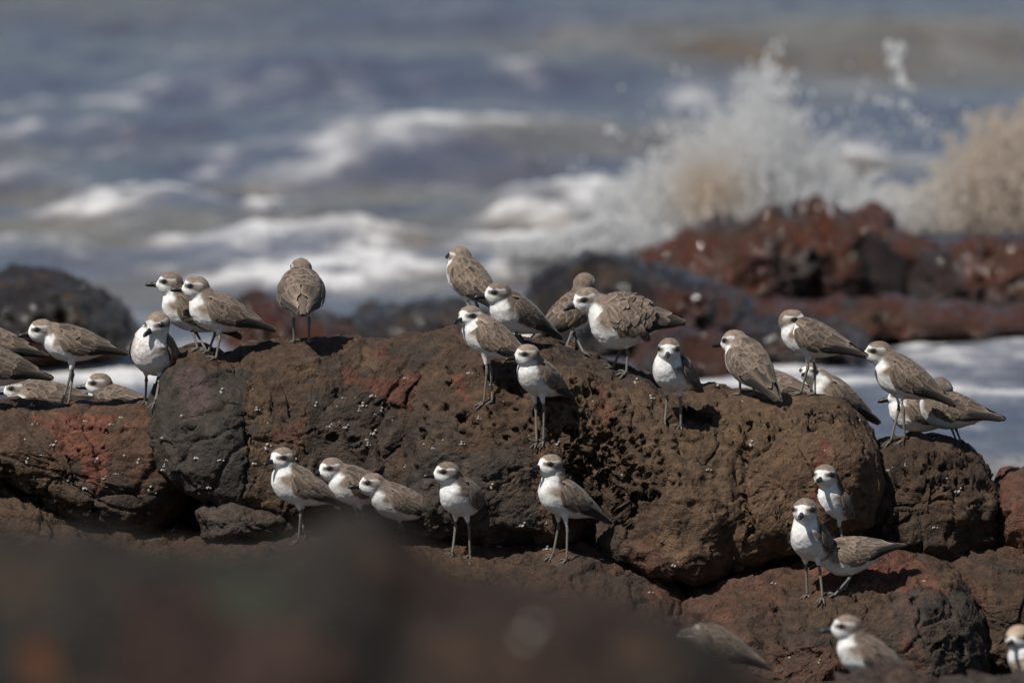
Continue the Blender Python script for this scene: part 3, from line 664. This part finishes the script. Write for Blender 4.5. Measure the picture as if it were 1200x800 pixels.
    for f, kn, hip in legs:
        f2 = f + np.array([0, 0, 1.0 * U])
        pts = [hip * .4 + kn * .6, hip * .1 + kn * .9, kn, kn * .9 + f2 * .1, kn * .5 + f2 * .5, kn * .12 + f2 * .88, f2]
        addtube(tube_pts(pts, np.array([1.5, 1.45, 2.1, 1.5, 1.35, 1.4, 1.7]) * U, 8), B_LEG)
        for a in (-38, 0, 36):
            a = math.radians(a + 6 * rs.randn()); dr_ = fwd * math.cos(a) + side * math.sin(a); Lt = (11.5 if abs(a) < .3 else 9.5) * U
            tip = f + dr_ * Lt; q = drop(tip, .03, .08)
            tip[2] = np.clip(q[2] if q is not None else f[2] - .004, f[2] - 6 * U, f[2] + 5 * U) + .7 * U
            md_ = (f2 + tip) / 2 + np.array([0, 0, 1.1 * U])
            addtube(tube_pts([f2, md_, tip * .9 + md_ * .1, tip], np.array([1.2, 1.05, .8, .3]) * U, 6), B_LEG * .8)
    Vall = np.vstack(VV) - org; Call = np.vstack(CC)
    me = bpy.data.meshes.new('plover_body'); me.from_pydata(Vall.tolist(), [], faces); vcol(me, Call)
    me.polygons.foreach_set('use_smooth', np.ones(len(me.polygons), bool)); bpy.data.meshes.remove(body)
    root = bpy.data.objects.new('plover', None); C.objects.link(root); root.location = org; root.empty_display_size = .03
    tag(root, label, 'bird', group)
    link('body', me, M_PLUME, root)
    # ---- wings: overlapping feathers over a covered sheet
    def wsurf(x, ang, off, sg):
        ry, rz, zc = (smooth_interp(x, WX, a) for a in (WRY, WRZ, WZC))
        ca, sa = np.cos(ang), np.sin(ang)
        nn = np.stack([0 * x, sg * ca / np.maximum(ry, .5), sa / np.maximum(rz, .5)], -1); nn /= np.linalg.norm(nn, axis=-1, keepdims=True)
        p = np.stack([x, sg * ry * ca, zc + rz * sa - droop * np.clip((-x - 30) / 34, 0, 1) ** 1.3], -1)
        return p + nn * np.asarray(off)[..., None]
    def alow(u): return np.radians(np.interp(u, [0, .08, .2, .5, .8, 1], [35, 5, -20, -22, -14, 0]))
    def ahigh(u): return np.radians(np.interp(u, [0, .1, 1], [76, 95, 99]))
    for sg in (1, -1):
        VV = []; CC = []; FF = []; b0 = 0
        def addgrid(Pt, c):
            nonlocal b0
            a_, n_, _ = Pt.shape; VV.append(tw(Pt.reshape(-1, 3))); CC.append(c.reshape(-1, 3))
            i = np.arange(a_ - 1)[:, None] * n_; j = np.arange(n_ - 1)[None]
            FF.append(np.stack([i + j, i + j + 1, i + n_ + j + 1, i + n_ + j], -1).reshape(-1, 4) + b0); b0 += a_ * n_
        u = np.linspace(0, 1, 26)[:, None] * np.ones(12); w = np.linspace(0, 1, 12)[None] * np.ones((26, 1))
        ang = alow(u) * (1 - w) + ahigh(u) * w; x = 24 - 90 * u
        addgrid(wsurf(x, ang, np.full(x.shape, -.3), sg), np.ones(x.shape + (3,)) * B_BR * .72 * tone)
        def feather(u0, w0, L, Wd, off, lift, c, pale=.4, drift=.0, sharp=1.0):
            u0 = max(0, u0 + .012 * rs.randn()); w0 = w0 + .022 * rs.randn(); jl = 1 + .5 * rs.rand() + ruffle * .9 * rs.rand(); L = L * (1 + .12 * rs.randn())
            ns, nw = 8, 7
            s = np.linspace(0, 1, ns)[:, None] * np.ones(nw); q = np.linspace(-1, 1, nw)[None] * np.ones((ns, 1))
            wid = np.minimum(1, (s / .12 + .05) ** .5) * np.sqrt(np.clip(1 - (np.clip(s - .55 * sharp, 0, 1) / (1 - .55 * sharp + .001)) ** 2, .02, 1))
            uu = np.clip(u0 + (s * L) / 90, 0, 1.0); ww = w0 + drift * s + (.02 + .12 * ruffle) * rs.randn() * s
            x = 24 - 90 * uu; ry_ = smooth_interp(x, WX, WRY)
            span = np.maximum(.4, (ahigh(uu) - alow(uu))) * np.maximum(ry_, 3.5)
            dw = q * wid * Wd / 2 / span
            ang = alow(uu) * (1 - (ww + dw)) + ahigh(uu) * (ww + dw)
            o_ = off + lift * jl * s ** 1.3 + .55 * (1 - q ** 2) * wid + (ruffle * 1.5 * rs.rand()) * s ** 2
            edge = np.maximum(sstep(.55, .95, np.abs(q)), sstep(.8, .98, s)); sh = np.exp(-(q / .16) ** 2)
            tn = np.clip(1 + .28 * rs.randn(), .45, 1.5)
            c_ = (np.ones(x.shape + (3,)) * c) * tn * (1 - .42 * sh[..., None]) * (1 - .2 * np.clip(1 - edge[..., None], 0, 1)) * (1 - .12 * (1 - s[..., None]))
            c_ = c_ + (B_BR * 2.1 - c_) * (pale * edge[..., None]); c_ = c_ * (1 + .2 * vn(np.stack([s.ravel() * 2.2, q.ravel() * 2.6, 0 * s.ravel() + 9 * rs.rand()], -1), seed).reshape(s.shape))[..., None]
            addgrid(wsurf(x, ang, o_, sg), np.clip(c_, .02, .8))
        br_ = B_BR * tone
        for k in range(6): feather(.46 + .02 * k, .0 + .05 * k, 51 - 3 * k, 5.0, .5 + .16 * k, .5, B_DK * .55, .22, .05, 1.3)     # primaries
        for k in range(5): feather(.38 + .012 * k, .28 + .13 * k, 42 - 3.5 * k, 9.5, .7 + .12 * k, .5, br_ * .85, .5, -.02, 1.15)      # tertials
        for k in range(7): feather(.27 + .012 * k, .04 + .09 * k, 17, 7, .8 + .05 * k, .55, br_ * .86, .55)                          # greater coverts
        for r_ in range(3):
            for k in range(7): feather(.215 - .065 * r_ + .006 * k, .06 + .1 * k + .05 * (r_ % 2), 11, 7.2, 1.0 + .22 * r_, .6, br_ * (.92 + .03 * r_), .45)
        for r_ in range(5):
            for k in range(5): feather(.34 - .078 * r_ + .02 * (k % 2), .58 + .105 * k, 14.5, 8.5, 1.2 + .16 * r_, .65, br_ * (.92 + .02 * r_), .42)
        if ruffle:
            for k in range(110): feather(.46 - .46 * k / 110 + .03 * rs.rand(), .12 + .86 * rs.rand(), 10 + 5 * rs.rand(), 6 + 2 * rs.rand(), 1.4 + 1.6 * rs.rand(), .8, br_ * (.75 + .3 * rs.rand()), .3, .11 * rs.randn())
        Vw = np.vstack(VV) - org; mw = mesh_np('plover_wing', Vw, np.vstack(FF), True, np.vstack(CC))
        link('wing', mw, M_PLUME, root)
    # ---- bill and eyes
    bx = np.array([11.5, 15, 17, 20, 23, 25.6, 27]); brr = np.array([4.0, 3.3, 2.75, 2.5, 2.5, 1.5, .3]); bz = np.array([-1.6, -1.7, -1.8, -1.9, -2.0, -2.4, -2.9])
    th = np.linspace(0, 2*math.pi, 12, endpoint=False)
    Vb = np.stack([np.repeat(bx[:, None], 12, 1), brr[:, None] * .85 * np.cos(th), bz[:, None] + brr[:, None] * np.sin(th)], -1)
    bm = bmesh.new(); add_loft(bm, hw(Vb) - org); bmesh.ops.recalc_face_normals(bm, faces=bm.faces)
    for f in bm.faces: f.smooth = True
    mb = bpy.data.meshes.new('bill'); bm.to_mesh(mb); bm.free(); link('bill', mb, M_BILL, root)
    global EYE_ME
    if EYE_ME is None:
        bm = bmesh.new(); bmesh.ops.create_uvsphere(bm, u_segments=14, v_segments=10, radius=1.0)
        for f in bm.faces: f.smooth = True
        EYE_ME = bpy.data.meshes.new('eye'); bm.to_mesh(EYE_ME); bm.free(); EYE_ME.materials.append(M_EYE)
    for sg in (1, -1):
        e = link('eye', EYE_ME, None, root); e.location = hw([6.6, sg * 9.1, 2.2]) - org; e.scale = (2.55 * U * hscale,) * 3
    return root
G1 = 'plovers along the crest of the ridge'; G2 = 'plovers on the low ledges'; G3 = 'out of focus plovers in front'
B = make_bird
B('plover cut by the left edge, only raised folded wing tips showing above the other tail', 0, 15, (-10,403), (-46,385), 10, 0, [(-22,468),(-12,468)], seed=1, group=G1)
B('plover cut by the left edge, lower of the two tails there, with dark wing tip', 0, 16, (-4,430), (-40,412), 0, 0, [(-14,476),(-6,478)], seed=2, group=G1, tone=.8, back=-.04)
B('plover sunk behind the left boulder with only brown back and bill showing under the tails', 0, 4, (50,468), (21,456), 0, -5, [(44,505),(52,505)], Y=.33, seed=3, group=G1)
B('slim plover in profile on the left boulder beside a sunken head', 5, 14, (84,403), (49,387), 12, -8, [(72,474),(80,473)], seed=4, group=G1, tone=.95)
B('plover with only head and nape rising behind the left boulder, right of the slim bird', -35, 5, (131,472), (117,450), 0, -4, [(128,515),(136,515)], Y=.34, seed=5, group=G1, hdepth=2)
B('cream bellied plover facing the viewer, left of the big dark grey boulder', 68, 28, (181,414), (185,379), 52, -22, [(170,470),(182,470)], seed=6, buff=.45, group=G1, scale=1.08, girth=1.12, hscale=.95)
B('plover in profile partly covered by its neighbour, rear one of the overlapping pair', 0, 30, (222,366), (200,332), 0, 2, [(232,408),(241,408)], seed=7, group=G1, back=.03)
B('plover in profile with long dark wing tips, front one of the overlapping pair', 8, 21, (256,367), (230,337), 4, 0, [(244,411),(253,419)], seed=8, group=G1, scale=1.03)
B('plover seen squarely from behind standing alone on the crest', -88, 20, (353,344), (353,315), -80, 4, [(345,400),(362,401)], seed=9, group=G1, scale=1.12, girth=1.08, hscale=.85, tone=.85)
B('brown backed plover turned away at the top of the crest, highest bird of all', -42, 38, (550,328), (539,302), -55, 5, [(556,386),(566,386)], seed=10, group=G1, tone=1.05, back=.05)
B('plover just below the highest bird with white breast and dark mottled wing', 32, 30, (604,368), (584,344), 15, -3, [(602,402),(613,404)], seed=11, group=G1, scale=1.02, tone=.85)
B('upright plover with smooth tan wing standing above the honeycomb rock, face turned to viewer', -8, 34, (573,396), (551,371), 48, -6, [(567,472),(577,470)], seed=12, group=G1, tone=1.12)
B('buff breasted plover standing lowest on the sloping face of the central boulder', 48, 30, (632,443), (618,416), 22, -4, [(629,518),(637,516)], seed=13, group=G1, buff=.35, scale=.98)
B('plover facing away whose head and body show behind the ruffled bird', -150, 34, (671,367), (685,333), -100, 8, [(664,404),(684,412)], seed=14, group=G1, back=.07, tone=.9)
B('ruffled plover with fluffed up back feathers and lowered head', 8, 6, (729,378), (688,351), 22, -16, [(718,430),(734,436)], seed=15, group=G1, scale=1.08, girth=1.32, ruffle=1.0, tone=.9)
B('plover facing the viewer head on, just right of the ruffled bird', 60, 26, (790,437), (784,409), 84, -12, [(779,494),(798,499)], seed=16, group=G1, girth=1.08)
B('pale brown plover with its back to the viewer and tail lowered on the tan boulder', -52, 40, (877,426), (861,400), -28, -6, [(867,461),(884,462)], seed=17, group=G1, tone=1.12, scale=1.04, girth=1.05)
B('mostly hidden plover crouched behind the tail of the pale brown bird', -30, 12, (908,455), (897,441), -110, 0, [(908,490),(916,490)], Y=.22, seed=18, group=G1)
B('plover on the tan boulder with its head turned back over its shoulder', -12, 20, (950,397), (928,376), 158, -4, [(938,460),(955,461)], seed=19, group=G1, tone=1.12, scale=1.04)
B('small plover peeking out between the legs of the bird with turned head', 25, 32, (978,466), (949,436), 66, 0, [(970,510),(980,510)], Y=.20, seed=20, group=G1, hscale=.85)
B('tall plover in clean profile on the dark pitted boulder with wing tips over its neighbour', -6, 31, (1058,443), (1030,413), 4, 0, [(1044,516),(1060,514)], seed=21, group=G1, tone=1.08, scale=1.03)
B('plover hidden behind the tall profile bird, its white belly and bill tip showing', 5, 14, (1076,484), (1057,463), 4, -10, [(1066,514),(1078,514)], Y=.16, seed=22, group=G1)
B('preening plover with its head twisted down behind its wing, rightmost on the ridge', -14, 12, (1112,481), (1103,456), -140, -48, [(1120,513),(1126,514)], Y=.08, seed=23, group=G1, tone=.75, hdepth=3)
B('leftmost plover of the row on the low middle ledge, white breast and turned face', 14, 27, (350,570), (331,537), 42, -6, [(350,632),(358,630)], seed=24, group=G2, tone=.95)
B('plover with freckled crown behind the front bird of the middle ledge row', 18, 18, (417,570), (389,549), 24, -10, [(421,612),(428,614)], seed=25, group=G2, Y=-.29)
B('plump hunched plover in front of the freckled one on the middle ledge', 14, 21, (467,589), (437,567), 8, -2, [(464,634),(475,635)], seed=26, group=G2, back=-.06, girth=1.05)
B('plover standing square with wing slightly dropped, fourth along the middle ledge row', 56, 24, (541,583), (524,554), 16, -2, [(530,648),(551,650)], seed=27, group=G2, tone=.85)
B('tall upright plover with long pale legs at the right end of the middle ledge row', 26, 31, (661,584), (645,545), 34, -2, [(648,650),(664,655)], seed=28, group=G2)
B('upright plover rear of the cluster on the right ledge, set against the tan boulder', 55, 40, (977,592), (967,557), 68, -6, [(982,650),(990,650)], seed=29, group=G2, back=.02, tone=.85)
B('front plover of the cluster on the right ledge, facing the viewer with folded wing', 62, 30, (951,634), (943,597), 76, -12, [(946,696),(964,699)], seed=30, group=G2, scale=1.05, tone=.9)
B('plover bending away behind the front bird of the cluster, only wings and tail showing', 12, -6, (996,651), (972,650), -10, -30, [(978,696),(990,690)], seed=31, group=G2, back=.02)
B('blurred plover in profile behind the dark stone at the bottom right', 14, 30, (1017,770), (993,735), 6, -2, [(1012,826),(1022,826)], Y=-2.75, seed=32, group=G3, scale=1.15, tone=1.1)
B('blurred brown back sticking out behind the huge black boulder', 2, 27, (840,756), (808,748), 0, -10, [(836,815),(844,815)], Y=-2.6, seed=33, group=G3, tone=.9, scale=1.05)
B('blurred buff headed plover cut by the bottom right edge', 30, 25, (1216,778), (1194,747), 62, -5, [(1212,828),(1224,828)], Y=-2.7, seed=34, group=G3, buff=1.6, scale=1.15)
# ================================================================= BARNACLES ON THE ROCK (parts of the boulders)
def barnacles():
    m, nt, b = newmat('barnacle_shell'); b.inputs['Base Color'].default_value = (.33, .31, .27, 1); b.inputs['Roughness'].default_value = .7
    rs = np.random.RandomState(5); variants = []
    for k in range(8):
        bm = bmesh.new()
        for j in range(rs.randint(1, 6)):
            r = .0012 + .0011 * rs.rand(); c = Vector((rs.randn() * .004, rs.randn() * .004, r * .4)) if j else Vector((0, 0, 0))
            g = bmesh.ops.create_cone(bm, cap_ends=True, segments=8, radius1=r * 1.25, radius2=r * .55, depth=r * 1.3, matrix=Matrix.Translation(c) @ Euler((rs.randn() * .3, rs.randn() * .3, 0)).to_matrix().to_4x4())
        bmesh.ops.bevel(bm, geom=bm.edges[:], offset=.0004, segments=1, affect='EDGES')
        for f in bm.faces: f.smooth = True
        me = bpy.data.meshes.new('barnacle_cluster'); bm.to_mesh(me); bm.free(); me.materials.append(m); variants.append(me)
    pts = [(312,524),(318,522),(195,538),(192,546),(345,537),(296,456),(258,539),(213,487),(370,474),(398,494),(403,500),(420,481),(440,485),(416,466),(402,466),(395,476),(447,480),(460,492),(435,507),(430,521),(430,515),(455,556),
           (475,443),(38,497),(112,540),(80,563),(60,520),(36,475),(142,489),(150,495),(130,497),(165,571),(175,573),(183,577),(120,560),(135,555),(100,572),(90,568),(53,595),(100,610),(202,622),(160,615),(190,512),(300,480),(245,571),
           (547,430),(550,437),(560,440),(745,447),(620,510),(650,520),(640,613),(705,655),(720,660),(690,545),(695,470),(840,455),(1008,492),(1040,550),(1060,545),(955,565),(1030,608),(905,683),(925,770),(960,775),(1110,560),(1120,575),
           (540,520),(508,525),(490,545),(470,700),(600,560),(576,570),(497,520),(610,615),(640,643),(585,640),(550,660),(830,550),(870,470),(880,520),(590,470),(575,450),(560,490)]
    for _ in range(40):
        a = rs.rand()
        if a < .45: pts.append((rs.uniform(10, 205), rs.uniform(480, 605)))
        elif a < .7: pts.append((rs.uniform(200, 480), rs.uniform(410, 590)))
        else: pts.append((rs.uniform(480, 1140), rs.uniform(420, 700)))
    for k, (x, y) in enumerate(pts):
        t = P(x, y, 0.0); d = t - CAM; d /= np.linalg.norm(d); st = CAM + d * ((-1.3 - CAM[1]) / d[1]); h = cast(st, d, 3)
        if h is None or h[3] is GROUND or h[1][1] > 1: continue
        o = bpy.data.objects.new('barnacle_cluster', variants[k % 8]); C.objects.link(o); o.parent = h[3]
        n = Vector(h[2]); n = (n * .6 + Vector((0, -1, .2)) * .4).normalized()
        o.location = Vector(h[1]) - h[3].location; o.rotation_euler = n.to_track_quat('Z', 'Y').to_euler(); s_ = .75 + .7 * rs.rand(); o.scale = (s_, s_, s_)
    fg = [o for o in ROCKS if o.get('label', '').startswith('huge blurred')][0]      # shell cluster added only to give the pale blurred disc
    t = P(620, 746, -16.0); d = t - CAM; d /= np.linalg.norm(d); ok, loc, nor, i_ = fg.ray_cast(Vector(CAM) - fg.location, Vector(d))
    if ok:
        o = bpy.data.objects.new('barnacle_cluster', variants[0]); C.objects.link(o); o.parent = fg; o.location = loc; o.scale = (2.6, 2.6, 2.6); o.rotation_euler = Vector((-.3, -1, .6)).to_track_quat('Z', 'Y').to_euler()
barnacles()

# ================================================================= THE SPLASH
def splash():
    m, nt, b = newmat('spray_water'); L = nt.links
    at = nnode(nt, 'ShaderNodeAttribute', attribute_name='Col'); L.new(at.outputs['Color'], b.inputs['Base Color'])
    b.inputs['Roughness'].default_value = .18; b.inputs['IOR'].default_value = 1.33; b.inputs['Specular IOR Level'].default_value = .6
    tr = nnode(nt, 'ShaderNodeBsdfTransparent'); mxs = nnode(nt, 'ShaderNodeMixShader'); mxs.inputs[0].default_value = .56
    tl_ = nnode(nt, 'ShaderNodeBsdfTranslucent'); L.new(at.outputs['Color'], tl_.inputs['Color']); mx0 = nnode(nt, 'ShaderNodeMixShader'); mx0.inputs[0].default_value = .4
    L.new(b.outputs[0], mx0.inputs[1]); L.new(tl_.outputs[0], mx0.inputs[2])
    L.new(tr.outputs[0], mxs.inputs[1]); L.new(mx0.outputs[0], mxs.inputs[2]); L.new(mxs.outputs[0], nt.nodes['Material Output'].inputs['Surface'])
    b.inputs['Roughness'].default_value = .1
    rs = np.random.RandomState(11)
    bm = bmesh.new(); bmesh.ops.create_icosphere(bm, subdivisions=1, radius=1); bm.verts.index_update()
    bv = np.array([v.co[:] for v in bm.verts]); bf = np.array([[v.index for v in f.verts] for f in bm.faces]); bm.free()
    def build(name, pts, rad, col, label):
        pts = np.asarray(pts); rad = np.asarray(rad); col = np.asarray(col); n = len(pts)
        st = 1 + .5 * rs.rand(n, 1, 3) * np.array([.4, .4, 1.6])
        V = (pts[:, None, :] + bv[None] * rad[:, None, None] * st * (1 + .15 * rs.randn(n, 12, 1))).reshape(-1, 3)
        F = (bf[None] + 12 * np.arange(n)[:, None, None]).reshape(-1, 3)
        o = link(name, mesh_np(name, V, F, True, np.repeat(col, 12, 0)), m); tag(o, label, None, None, 'stuff')
    WHT = np.array([.82, .82, .81]); TN = np.array([.66, .50, .34]); GR = np.array([.40, .41, .43])
    pts, rad, col = [], [], []
    def colour(px, py):
        t = math.exp(-((px - 830) / 45) ** 2 - ((py - 225) / 40) ** 2) * .8 + max(0, min(1, (px - 1030) / 110)) * .65
        c = WHT * (1 - t) + TN * t; return c * (1 - .15 * rs.rand())
    def top(px):      # height in photo pixels of the spray crown
        return (105 * math.exp(-((px - 895) / 34) ** 2) + 75 * math.exp(-((px - 835) / 55) ** 2) + 45 * math.exp(-((px - 960) / 60) ** 2) + 30 * math.exp(-((px - 760) / 30) ** 2)
                + 110 * math.exp(-((px - 1190) / 85) ** 2) + 25)
    # body of the spray: ballistic jets
    for j in range(620):
        x0 = rs.choice([rs.normal(865, 45), rs.normal(900, 25), rs.normal(960, 50), rs.normal(800, 30), rs.uniform(1040, 1260), rs.uniform(1080, 1280)], p=[.3, .2, .12, .1, .18, .1])
        hgt = top(x0) * rs.uniform(.45, 1.12); ln = rs.normal(0, 18) + (x0 - 880) * .22 * (x0 < 1020); Y0 = 12 + rs.randn() * .6
        n = int(60 + 80 * rs.rand())
        for k in range(n):
            t = rs.rand() ** .75; px = x0 + ln * t + rs.normal(0, 1.2 + 4 * t ** 2); py = 262 - hgt * (1 - (1 - t) ** 1.6) + rs.normal(0, 1.5)
            pts.append(P(px, py, Y0 + rs.randn() * .12)); rad.append((.0014 + .0055 * (1 - t) ** 1.5 * rs.rand() ** 3 + .002 * rs.rand() + (.009 if rs.rand() < .004 else 0))); col.append(colour(px, py))
    # dense foam at the foot
    for j in range(26000):
        px = rs.choice([rs.uniform(745, 1060), rs.uniform(1040, 1290)], p=[.45, .55]); h = top(px) * (.55 if px < 1040 else .92)
        py = 272 - h * rs.rand() ** 1.1; pts.append(P(px, py, 12.3 + rs.randn() * .5)); rad.append(.003 + .0075 * rs.rand() ** 2); col.append(colour(px, py) * .92)
    # skirt running left over the rock
    for j in range(14000):
        px = rs.uniform(585, 790); py = 292 - (12 + 26 * math.exp(-((px - 720) / 60) ** 2)) * rs.rand() + 14 * (760 - px) / 170 * rs.rand()
        pts.append(P(px, py, 11.6 + rs.randn() * .5)); rad.append(.0025 + .006 * rs.rand() ** 2); col.append(colour(px, py) * .95)
    build('sea_spray', pts, rad, col, 'burst of white and sandy sea spray leaping up behind the craggy red rock')
    pts, rad, col = [], [], []
    for (a, b_, sx, sy, n, r0) in ((1047,76,4,14,10,.010),(1060,95,6,5,7,.011),(1052,55,2,6,3,.010),(1038,122,5,4,4,.008),(1063,125,5,5,5,.008),(1110,85,2,2,1,.006),(905,105,10,26,60,.006),(899,82,4,10,18,.006),(912,130,10,20,60,.007),
                          (780,160,8,14,14,.005),(1000,140,60,40,26,.0045),(830,150,60,40,40,.005),(725,155,6,3,3,.007),(1100,150,50,14,16,.005),(700,180,60,30,10,.004),(1145,150,6,5,4,.007),(940,170,50,40,60,.005),(1080,140,6,6,6,.006)):
        for k in range(n):
            px, py = a + rs.randn() * sx, b_ + rs.randn() * sy; pts.append(P(px, py, 11.6 + rs.randn() * .4)); rad.append(r0 * (.6 + .8 * rs.rand())); col.append(WHT * (.8 + .3 * rs.rand()))
    build('flying_droplets', pts, rad, col, 'loose water droplets flung high above the surf')
splash()
